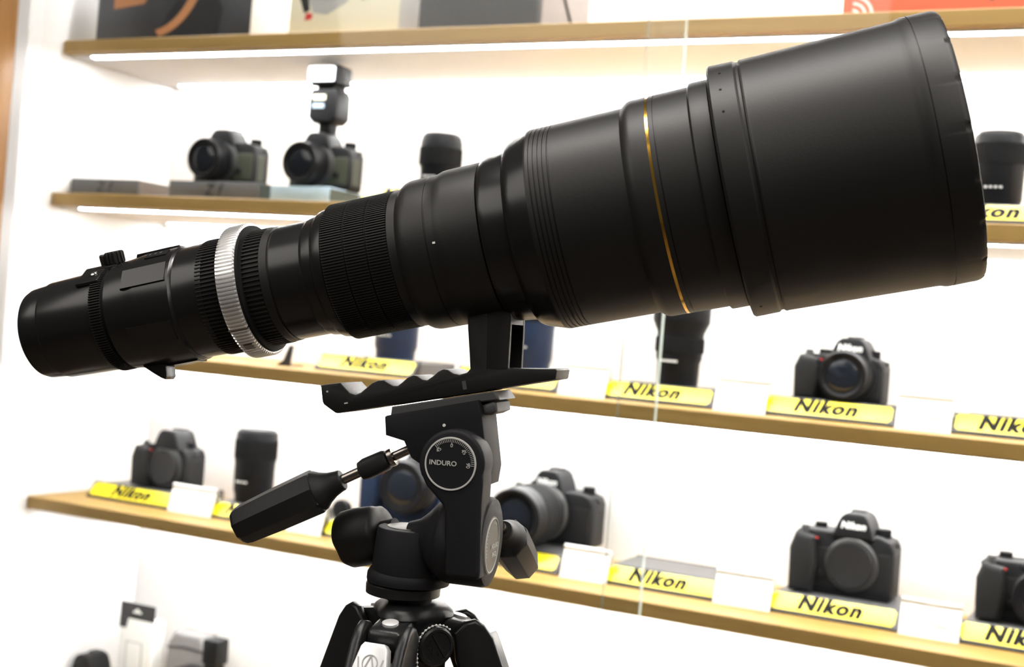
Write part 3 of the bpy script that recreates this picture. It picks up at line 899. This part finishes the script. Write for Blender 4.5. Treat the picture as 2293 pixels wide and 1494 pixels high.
hood = LP('lens_hood', [(421.2, 68), (421.4, 74.5), (422.0, 77.3), (423.2, 78.3), (437.6, 78.1), (438.3, 77.6), (439.0, 77.0), (440.5, 77.0), (441.2, 77.8), (442.2, 78.2), (443.2, 78.0),
                    (530.5, 80.0), (533, 80.2), (534.5, 80.6), (536.5, 81.25), (539.7, 81.3), (539.9, 80.7), (540.3, 80.7), (540.4, 81.3)], 'anod')
LP('hood_rim', [(540.4, 81.3), (554, 81.15), (556, 80.8), (557.6, 79.8), (557.9, 78.4), (557.0, 77.4), (540, 77.0), (490, 76.0), (446, 74.0), (430, 69)], 'anod', 'rounded rim and dark inside of the hood', seg=360, rfun=lambda t, r, a: r - (0.0009 if (t > 0.5555 and r > 0.0778 and (math.degrees(a) % 20) < 2.5) else 0.0))
LP('front_element', [(424, 0.5), (436, 20), (434, 45), (428, 66), (425, 69), (420, 69)], 'glass_el')


def on_barrel(px, py, r):
    """(t, angle) where the pixel ray first meets a cylinder of radius r about the lens axis"""
    o = MLI @ EYE
    d = (MLI.to_3x3() @ ray(px, py))
    a = d.y ** 2 + d.z ** 2
    b = 2 * (o.y * d.y + o.z * d.z)
    c = o.y ** 2 + o.z ** 2 - r * r
    s = (-b - math.sqrt(max(0, b * b - 4 * a * c))) / (2 * a)
    p = o + d * s
    return p.x, math.atan2(p.z, p.y), p


def barrel_mx(t, a, r):
    n = Vector((0, math.cos(a), math.sin(a)))
    return axes(Vector((t, 0, 0)) + n * r, Vector((1, 0, 0)), n.cross(Vector((1, 0, 0))), n)


t, a, p = on_barrel(973, 543.5, 0.0493)
obj('index_mark', box(new(), -0.0013, 0.0013, -0.0006, 0.0006, -0.0004, 0.0004, mx=barrel_mx(t, a, 0.0494)), 'white', lens, label='small white index mark')
for px, py in ((1611, 165), (1613, 201), (1620, 250), (1704, 686), (1712, 704)):
    t, a, p = on_barrel(px, py, 0.0781)
    bm = lathe(new(), [(-0.0006, 0.0008), (0.0002, 0.0008)], 14, barrel_mx(t, a, 0.0782) @ axes((0, 0, 0), (0, 0, 1), (1, 0, 0), (0, 1, 0)))
    obj('screw_hole', bm, 'groove', hood)
# small switch patch on top of the zoom ring
t, a, p = on_barrel(352, 570, 0.0392)
obj('serial_print', box(new(), -0.008, 0.008, -0.004, 0.004, -0.0004, 0.0003, mx=barrel_mx(t, a, 0.0394)), 'groove', zr)
for q in range(3):
    obj('print_mark', box(new(), -0.006 + q * 0.004, -0.0045 + q * 0.004, -0.001, 0.002, 0, 0.0006, mx=barrel_mx(t, a, 0.0394)), 'ring', zr)
# clamp knob on the collar
t, a, p = on_barrel(256, 606, 0.0355)
a_top = R(100)
mx = barrel_mx(0.0040, a_top, 0.0338)
kb = box(new(), -0.010, 0.006, -0.009, 0.010, -0.003, 0.003, 0.0015, 2, mx)
obj('clamp_lug', kb, 'anod2', cl)
kn = ribbed(new(), 0.003, 0.0118, 0.0068, 0.0056, 14, 0.5, 0.001, mx=mx @ axes((0.002, 0.0, 0), (0, 0, 1), (1, 0, 0), (0, 1, 0)))
kn2 = obj('clamp_knob', kn, 'rubber', cl, label='small black fluted clamp knob')
obj('knob_tip', box(new(), -0.0080, -0.0045, -0.0035, 0.0035, 0.003, 0.0112, 0.001, 1, mx), 'rubber', cl)
t, a, p = on_barrel(213, 619, 0.0345)
ml = barrel_mx(t, a, 0.0340)
obj('lock_plate', box(new(), -0.011, 0.006, -0.010, 0.012, -0.001, 0.0022, 0.001, 2, ml), 'anod2', cl)
obj('clamp_screw', lathe(new(), [(0.0, 0.0026), (0.0030, 0.0026), (0.0036, 0.0018)], 20, ml @ axes((0, 0, 0), (0, 0, 1), (1, 0, 0), (0, 1, 0))), 'steel', cl, label='shiny steel screw')
# release lever underneath
bm = prism(new(), [(0.0150, -0.0365), (0.0325, -0.0365), (0.0322, -0.0400), (0.0318, -0.0465), (0.0300, -0.0482), (0.0270, -0.0465), (0.0220, -0.0425)], -0.010, 0.004, 0.0012, 2)
obj('release_lever', bm, 'anod2', lens, label='small black lever under the rear')
# ring details on the silver ring: a seam and a small cut-out
for px, py, w_, l_ in ((547, 735, 0.0010, 0.0140), (568, 775, 0.0052, 0.0060)):
    t, a, p = on_barrel(px, py, 0.0448)
    obj('ring_notch', box(new(), -l_ / 2, l_ / 2, -w_ / 2, w_ / 2, -0.0012, 0.0003, mx=barrel_mx(0.0998, a, 0.0448)), 'chrome', sr)


# lens foot, traced in the vertical plane through the lens axis
def foot_pts(px, k):
    out = []
    for x, y in px:
        q = MLI @ on_plane(x, y, PA + AY * k, AY)
        out.append((q.x, q.z))
    return out


KF = -0.021
foot_px = [(717, 864), (720, 862), (762, 857), (770, 866), (783, 880), (795, 884), (806, 880), (818, 870), (832, 858), (846, 852), (858, 851), (868, 857), (880, 864), (890, 864), (900, 856), (912, 845), (924, 840),
           (934, 842), (946, 850), (956, 851), (968, 843), (980, 832), (992, 826.5), (1003, 828), (1014, 836), (1028, 839), (1045, 834), (1052, 826), (1051, 800), (1047, 735), (1046, 690), (1095, 680),
           (1095, 735), (1093, 823), (1140, 825), (1244, 826), (1248, 830), (1245, 848), (1242, 851), (1092, 874), (1088, 876), (756, 926), (750, 925), (724, 906), (721, 900)]
foot = obj('lens_foot', prism(new(), foot_pts(foot_px, KF), KF, 0.021, 0.0012, 2), 'anod', lens, label='long black mounting foot with finger scallops', sharp=30)
# hollow front of the pillar: two cheeks with a deep slot between them
cheek_px = [(1076, 684), (1143, 668), (1143, 735), (1138, 823), (1138, 830), (1076, 834)]
for ka, kb_ in ((KF + 0.00003, KF + 0.0045), (0.0165, 0.021)):
    obj('pillar_cheek', prism(new(), foot_pts(cheek_px, KF), ka, kb_, 0.0010, 2), 'anod', foot, sharp=30)
obj('pillar_bridge', prism(new(), foot_pts([(1094, 680), (1142, 668), (1142, 726), (1094, 729)], KF), KF + 0.004, 0.017, 0.0006, 1), 'anod', foot)
for (px, py, ww, hh, mname) in ((1040, 863, 0.0026, 0.0055, 'plate'), (733, 877, 0.0012, 0.0012, 'print'), (775, 903, 0.0024, 0.0009, 'print')):
    q = MLI @ on_plane(px, py, PA + AY * KF, AY)
    obj('foot_mark', box(new(), q.x - ww / 2, q.x + ww / 2, KF - 0.0003, KF + 0.0005, q.z - hh / 2, q.z + hh / 2), mname, foot)

# ------------------------------------------------------------------ tripod head
U = Vector((AX.x, AX.y, 0)).normalized()
N = AY                                                 # away from the camera
HO = on_plane(913, 1325, PA, N)                        # foot of the head on the lens plane
MH = axes(HO, U, N, Vector((0, 0, 1)))
MHI = MH.inverted()
head = thing('pan_tilt_unit', 'black three-way tripod head with a round dial under the big lens', 'tripod head', mw=MH)


def hp(px, py, k=0.0):
    """local point of the head frame at depth k behind the lens plane"""
    return MHI @ on_plane(px, py, HO + N * k, N)


def hpts(px, k):
    return [(hp(x, y, k).x, hp(x, y, k).z) for x, y in px]


# quick release plate and clamp platform
k0 = -0.023
obj('quick_release_plate', prism(new(), hpts([(877, 911), (1105, 876), (1116, 891), (1118, 896), (1066, 902), (874, 932)], k0), k0, 0.022, 0.0008, 1), 'plate', head, label='grey quick release plate')
k0 = -0.026
platform = obj('platform', prism(new(), hpts([(860, 934), (864, 931), (1072, 896), (1080, 930), (1092, 1050), (1085, 1090), (1040, 1105), (985, 1100), (940, 1040), (919, 1026), (903, 988), (862, 975)], k0), k0, 0.012, 0.002, 2), 'head', head)
k0 = -0.022
obj('lock_lever', prism(new(), hpts([(1078, 908), (1090, 903), (1104, 897), (1112, 902), (1114, 922), (1098, 930), (1080, 930)], k0), k0, 0.016, 0.004, 3), 'plate', platform, label='grey locking lever')
q = hp(994, 953, -0.0265)
obj('index_dot', lathe(new(), [(0, 0.0011), (0.0006, 0.0009)], 16, ALONG_Y(q.x, -0.0260, q.z)), 'white', platform, label='white index dot')

# arm with the big dial
KA = -0.044
cpx, cpy = 1010, 1038
arm_px = []
for dgr in range(200, -21, -10):
    arm_px.append((cpx + 74 * math.cos(R(dgr)) + 1, cpy - 76 * math.sin(R(dgr))))
arm_px += [(1081, 1080), (1077, 1137), (1074, 1280), (1072, 1297), (1064, 1300), (1000, 1292), (994, 1284), (994, 1145), (988, 1130), (972, 1110), (954, 1090), (944, 1068)]
arm = obj('tilt_arm', prism(new(), hpts(arm_px, KA), KA, -0.020, 0.0025, 3), 'head', head, sharp=40)
q = hp(1008.5, 1039, KA - 0.0004)
dr = 59.5 * (MH @ q - EYE).dot(LF) / F
dl = obj('dial', lathe(new(), [(-0.001, dr), (0.0006, dr)], 72, ALONG_Y(q.x, KA, q.z)), 'dial', arm)
obj('dial_ring', lathe(new(), [(0.0004, dr - 0.0010), (0.0009, dr - 0.0009), (0.0009, dr), (0.0002, dr + 0.0002)], 72, ALONG_Y(q.x, KA, q.z), cap=False), 'print', dl, label='pale printed ring')
bm = new()
for k in range(31):
    a = R(135 - k * 4.5)
    ln = 0.0032 if k % 10 == 0 else 0.0018
    c0 = Vector((q.x, 0, q.z)) + Vector((math.cos(a), 0, math.sin(a))) * (dr - 0.0012 - ln / 2)
    mxx = Matrix.Translation((c0.x, KA - 0.0008, c0.z)) @ Matrix.Rotation(-a, 4, 'Y')
    box(bm, -ln / 2, ln / 2, -0.0001, 0.0001, -0.00013, 0.00013, mx=mxx)
obj('dial_ticks', bm, 'print', dl)
for s_, a_ in (('45', 135), ('0', 90), ('45', 45), ('90', 0)):
    a = R(a_)
    c0 = Vector((q.x, 0, q.z)) + Vector((math.cos(a), 0, math.sin(a))) * (dr * 0.69)
    mxx = Matrix.Translation((c0.x, KA - 0.0008, c0.z)) @ Matrix.Rotation(R(90) - a, 4, 'Y') @ axes((0, 0, 0), (1, 0, 0), (0, 0, 1), (0, -1, 0))
    obj('dial_number', text_bm(s_, 0.0034, mxx, 0.0, 0, 0.0001), 'print', dl)
obj('lettering', text_bm('INDURO', 0.0042, FRONT(q.x - 0.0047, KA - 0.0008, q.z) @ Matrix.Rotation(R(1), 4, 'Z') @ Matrix.Diagonal((1.08, 1, 1, 1)), 0.00005, 0, 0.0001, 1.0), 'print', dl, label='pale maker lettering')

# pivot housing lying across, its grey dial facing right
kc = -0.0145
hc = hp(1040, 1208, kc)
hr = 0.0285
xr = hp(1077, 1212, KA).x + 0.0008
xl = hp(992, 1212, kc).x
hous = obj('pivot_housing', lathe(new(), [(xl, 0.0235), (xl + 0.0008, 0.0258), (xl + 0.0025, 0.0274), (xl + 0.0060, hr), (xr - 0.004, hr), (xr - 0.0012, hr - 0.0012), (xr, hr - 0.004)], 72, Matrix.Translation((0, kc, hc.z))), 'head', head)
dr2 = 0.0172
dd = obj('side_dial', lathe(new(), [(xr - 0.001, dr2 + 0.0012), (xr + 0.0003, dr2 + 0.0010), (xr + 0.0003, dr2 - 0.0002), (xr - 0.0002, dr2 - 0.0004), (xr + 0.0004, dr2 - 0.0006)], 64, Matrix.Translation((0, kc - 0.005, hc.z - 0.001))), 'dialb', hous, label='grey dial on the side')
obj('dial_ring', lathe(new(), [(xr + 0.0003, dr2 - 0.0006), (xr + 0.0009, dr2 - 0.0005), (xr + 0.0009, dr2 + 0.0001), (xr + 0.0003, dr2 + 0.0002)], 64, Matrix.Translation((0, kc - 0.005, hc.z - 0.001)), cap=False), 'print', dd)
SIDE = lambda y, z: axes((xr + 0.0008, y, z), (0, 1, 0), (0, 0, 1), (1, 0, 0))
obj('lettering', text_bm('INDURO', 0.0045, SIDE(kc + 0.001, hc.z - 0.002), 0.0001, 0, 0.0001), 'print', dd)
obj('lettering', text_bm('PHT2', 0.0045, SIDE(kc + 0.001, hc.z - 0.0075), 0.0001, 0, 0.0001), 'print', dd)
bm = new()
for k in range(17):
    a = R(60 + k * 9)
    cc = Vector((xr + 0.0008, kc - 0.005 + math.cos(a) * (dr2 - 0.0028), hc.z - 0.001 + math.sin(a) * (dr2 - 0.0028)))
    box(bm, -0.0001, 0.0001, -0.0009, 0.0009, -0.00018, 0.00018, mx=Matrix.Translation(cc) @ Matrix.Rotation(a, 4, 'X'))
obj('dial_ticks', bm, 'print', dd)
# neck from the drum to the housing
dc = hp(917, 1235, -0.008)
obj('neck', lathe(new(), [(dc.x, 0.008), (dc.x + 0.007, 0.0105), (dc.x + 0.0105, 0.0132), (dc.x + 0.0140, 0.0165), (dc.x + 0.0170, 0.0198), (dc.x + 0.0195, 0.0228), (xl + 0.0005, 0.0256), (xl + 0.003, 0.0275)], 64, Matrix.Translation((0, -0.0125, hc.z - 0.001))), 'head', head)
# pan drum and base
zb, zt = hp(913, 1296, -0.030).z, hp(925, 1178).z
drum = obj('pan_drum', lathe(new(), [(zb, 0.0238), (zb + 0.0015, 0.0242), (zt - 0.0015, 0.0224), (zt - 0.0004, 0.0218), (zt, 0.0208)], 72, ALONG_Z(dc.x, -0.006, 0)), 'head', head)
obj('drum_cap', lathe(new(), [(zt - 0.001, 0.0158), (zt + 0.0004, 0.0156), (zt + 0.0006, 0.0150)], 64, ALONG_Z(dc.x - 0.0005, -0.006, 0)), 'dialb', drum, label='grey round cap')
z0 = hp(913, 1324, -0.031).z
base = obj('base_disc', lathe(new(), [(z0, 0.0250), (z0 + 0.0005, 0.0266), (zb - 0.0055, 0.0270), (zb - 0.0015, 0.0268), (zb + 0.0012, 0.0250)], 80, ALONG_Z(dc.x - 0.0005, -0.004, 0)), 'head', head)

# locking knob at the left
kq0, kq1 = hp(853, 1190, 0.004), hp(775, 1208, 0.010)
ax_ = (kq1 - kq0).normalized()
ay_ = Vector((0, 0, 1)).cross(ax_).normalized()
mk = axes(kq0, ax_, ay_, ax_.cross(ay_))
ln = (kq1 - kq0).length
flut = lambda t, r, a: r * (1 - 0.10 * max(0.0, math.cos(3 * (a - R(95)))) ** 2)
obj('locking_knob', lathe(new(), [(-0.002, 0.010), (-0.0015, 0.0165), (0.001, 0.0185), (ln * .5, 0.0200), (ln * .85, 0.0196), (ln * .97, 0.0178), (ln, 0.0145), (ln + 0.001, 0.005)], 72, mk, flut), 'handle', head, sharp=50)
obj('knob_shaft', lathe(new(), [(-0.012, 0.0065), (0.0, 0.0065)], 32, mk), 'head', head)


def pan_handle(p0, p1, label, twist=0.0, scale=1.0, collar=True):
    d = (p1 - p0)
    ln = d.length
    x_ = d.normalized()
    y_ = Vector((0, 0, 1)).cross(x_).normalized()
    m_ = axes(p0, x_, y_, x_.cross(y_)) @ Matrix.Rotation(twist, 4, 'X')
    k_ = ln / 430.0
    q_ = 0.00029 * scale
    P_ = lambda pr: [(a * k_, b * q_) for a, b in pr]
    octo = lambda t, r, a: r * (1.0 if True else 1)

    def oct8(t, r, a):
        s = (a % (math.pi / 4)) - math.pi / 8
        return r * (0.93 / math.cos(s)) if r > 0.5 * 45 * q_ else r
    h = obj('pan_handle', lathe(new(), P_([(226, 40), (229, 50), (234, 51.5), (330, 49.5), (405, 46), (418, 43), (426, 36), (430, 24), (431, 4)]), 64, m_, oct8), 'handle', head, sharp=20, label=label)
    obj('handle_shaft', lathe(new(), P_([(-20 if collar else 140, 10.5), (48 if collar else 141, 10.5), (48 if collar else 142, 11.5), (180, 11.5)]), 32, m_), 'chrome', h)
    if collar:
        obj('shaft_collar', lathe(new(), P_([(44, 12), (45, 20), (50, 21), (56, 20), (57, 12)]), 32, m_), 'chrome', h)
        obj('shaft_nut', lathe(new(), P_([(58, 14), (60, 22), (66, 25), (110, 26), (124, 22), (128, 13)]), 64, m_, lambda t, r, a: r * (1 - 0.07 * (1 + math.cos(4 * a)) / 2)), 'handle', h)
    obj('handle_neck', lathe(new(), P_([(168, 13), (169, 22), (172, 24), (178, 24.5), (196, 29), (212, 37), (224, 46), (228, 47)]), 64, m_), 'handle', h)
    return h


pan_handle(hp(925, 1003, -0.008), hp(529, 1182, -0.016), 'tilt handle sticking out to the left', R(10))
hn, he = hp(1126, 1186, 0.020), hp(1172, 1266, 0.090)
pan_handle(hn - (he - hn) * (168 / 262), he, 'second handle pointing away behind the head', R(10), 0.94, False)

# ------------------------------------------------------------------ tripod
TO = on_plane(918, 1368, HO - N * 0.004, N)            # centre of the spider's top
TZ = on_plane(918, 1370, HO - N * 0.029, N).z
MT = axes((TO.x, TO.y, 0), LR, LF, (0, 0, 1))          # x right, y away, z up, on the floor
tri = thing('tripod', 'black tripod with a silver emblem plate on its front leg', 'tripod', mw=MT)
ztop = (MH @ Vector((0, 0, z0))).z - 0.0004
obj('top_plate', lathe(new(), [(ztop - 0.0072, 0.0225), (ztop - 0.0066, 0.0240), (ztop - 0.0008, 0.0243), (ztop, 0.0235)], 72, ALONG_Z(-0.0055, 0.0, 0)), 'legblk', tri)
obj('centre_column', lathe(new(), [(TZ - 0.35, 0.0125), (TZ - 0.002, 0.0125), (TZ - 0.001, 0.0140), (ztop - 0.0070, 0.0150)], 48, ALONG_Z(-0.001, 0, 0)), 'legblk', tri)


def tri_r(t, r, a):
    return r * (1 + 0.16 * math.cos(3 * (a - LEG0)))


LEGS = [R(-107), R(13), R(133)]
LEG0 = R(-107)
sp = new()
tri_fun = lambda t, r, a: r * (1 + 0.14 * math.cos(3 * (math.atan2(math.sin(a), math.cos(a)) - LEG0)))
lathe(sp, [(TZ - 0.050, 0.0200), (TZ - 0.046, 0.0225), (TZ - 0.012, 0.0225), (TZ - 0.009, 0.0240), (TZ - 0.006, 0.0255), (TZ - 0.003, 0.0245), (TZ + 0.001, 0.0200), (TZ + 0.002, 0.0165)], 96, ALONG_Z(0, 0, 0), tri_fun)
obj('spider', sp, 'legblk', tri, sharp=40)
SPLAY = R(22)
for n_, az in enumerate(LEGS):
    rot = Matrix.Rotation(az, 4, 'Z')
    lug = box(new(), 0.016, 0.044, -0.0114, 0.0114, TZ - 0.018, TZ - 0.005, 0.003, 2)
    for v in lug.verts:
        if v.co.x > 0.03:
            v.co.z -= (v.co.x - 0.03) * 0.42
    bmesh.ops.transform(lug, matrix=rot, verts=lug.verts)
    lg = obj('leg_lug', lug, 'legblk', tri)
    bm = lathe(new(), [(-0.002, 0.0052), (0.0002, 0.0052), (0.0008, 0.0040)], 28, rot @ Matrix.Translation((0.033, 0, TZ - 0.0066)) @ Matrix.Rotation(R(12), 4, 'Y') @ axes((0, 0, 0), (0, 0, 1), (1, 0, 0), (0, 1, 0)))
    obj('bolt', bm, 'alu', lg, label='round steel bolt')
    # leg: upper casting with two cheeks round the lug, then the tubes
    ml = rot @ Matrix.Translation((0.040, 0, TZ - 0.016)) @ Matrix.Rotation(-SPLAY, 4, 'Y')
    total = (TZ - 0.016) / math.cos(SPLAY)
    leg = obj('leg', tube(new(), [(0.0, 0, -0.035), (0.0, 0, -total + 0.02)], 0.0135, 28), 'legblk', tri)
    leg.data.transform(ml)
    for q in (-1, 1):
        ck = prism(new(), [(-0.012, 0.006), (-0.003, 0.0105), (0.004, 0.0095), (0.0085, 0.004), (0.0115, -0.006), (0.0130, -0.060), (0.012, -0.13), (-0.012, -0.13), (-0.015, -0.05), (-0.016, -0.012)],
                   q * 0.0150 - 0.0034, q * 0.0150 + 0.0034, 0.0025, 3, ml)
        obj('leg_cheek', ck, 'legblk', leg)
    obj('leg_core', box(new(), -0.011, 0.0090, -0.0120, 0.0120, -0.13, -0.014, 0.002, 2, ml), 'legblk', leg)
    obj('leg_clamp', lathe(new(), [(-0.55, 0.0175), (-0.547, 0.0185), (-0.512, 0.0185), (-0.51, 0.0170)], 32, ml @ ALONG_Z(0, 0, 0)), 'legblk', leg)
    obj('rubber_foot', lathe(new(), [(-total + 0.004, 0.010), (-total + 0.005, 0.0155), (-total + 0.03, 0.0155), (-total + 0.035, 0.0125)], 28, ml @ ALONG_Z(0, 0, 0)), 'rubber', leg)
    # angle release plate on the outside
    pl = [(-0.0085, 0.004), (-0.0065, 0.0065), (0.0065, 0.0065), (0.0088, 0.004), (0.0118, -0.012), (0.0118, -0.030), (-0.0118, -0.030), (-0.0118, -0.012)]
    mp = ml @ axes((0.0120, 0, -0.0115), (0, 1, 0), (-1, 0, 0), (0, 0, 1))
    pb = obj('angle_plate', prism(new(), pl, -0.0045, 0.0045, 0.0012, 2, mp), 'alu', leg, label='silver plate with an engraved round emblem')
    if n_ == 0:
        me_ = mp @ axes((0, -0.0047, -0.0058), (1, 0, 0), (0, 0, 1), (0, -1, 0))
        bm = new()
        AXZ = me_ @ axes((0, 0, 0), (0, 0, 1), (1, 0, 0), (0, 1, 0))
        lathe(bm, [(0.0, 0.0046), (0.0003, 0.0046), (0.0003, 0.0051), (0.0, 0.0051)], 48, AXZ, cap=False)
        for q in (-1, 1):
            box(bm, -0.00035, 0.00035, -0.0042, 0.0042, 0, 0.0003, mx=me_ @ Matrix.Translation((q * 0.0015, 0.0006, 0)) @ Matrix.Rotation(q * R(20), 4, 'Z'))
            box(bm, -0.0003, 0.0003, -0.004, 0.004, 0, 0.0003, mx=me_ @ Matrix.Translation((q * 0.0074, -0.001, 0)) @ Matrix.Rotation(-q * R(12), 4, 'Z'))
        obj('emblem', bm, 'silgrey', pb)

# levelling knob between the front and right legs, with its bead chain
az = R(-57)
rk = Matrix.Rotation(az, 4, 'Z')
zk = TZ - 0.0215
mk = rk @ Matrix.Translation((0.016, 0.004, zk))
kb = obj('link_knob', lathe(new(), [(0.0, 0.0105), (0.0015, 0.0128), (0.013, 0.0128), (0.0145, 0.0124), (0.0155, 0.0112), (0.0155, 0.0098), (0.0148, 0.0094), (0.0148, 0.0005)], 64, mk), 'legblk', tri, label='round black knob')
face = mk @ axes((0.0150, 0, 0), (0, 1, 0), (0, 0, 1), (1, 0, 0)) @ Matrix.Rotation(R(125), 4, 'Z')
obj('lettering', text_bm('LINK', 0.0062, face @ Matrix.Translation((0, 0.003, 0)), 0.0, 0, 0.0003), 'rubber', kb, label='raised black lettering')
obj('knob_bar', box(new(), -0.0088, 0.0088, -0.0020, -0.0008, -0.0003, 0.0006, mx=face), 'rubber', kb)
bm = new()
pts = [mk @ Vector((0.0138, 0.0138 * math.cos(R(q)), 0.0138 * math.sin(R(q)))) for q in range(50, 181, 10)]
pts += [pts[-1] + Vector((0.0004 * q, 0.0002 * q, -0.004 * q)) for q in range(1, 14)]
acc, step = 0.0, 0.0027
i_, pos = 0, pts[0].copy()
beads = [pts[0]]
carry = 0.0
for a, b in zip(pts[:-1], pts[1:]):
    L_ = (b - a).length
    s = step - carry
    while s <= L_:
        beads.append(a.lerp(b, s / L_))
        s += step
    carry = L_ - (s - step)
for p in beads:
    bmesh.ops.create_icosphere(bm, subdivisions=2, radius=0.00080, matrix=Matrix.Translation(p))
tube(bm, pts, 0.0002, 6)
obj('bead_chain', bm, 'alu', tri, label='fine steel bead chain')

bpy.context.view_layer.update()
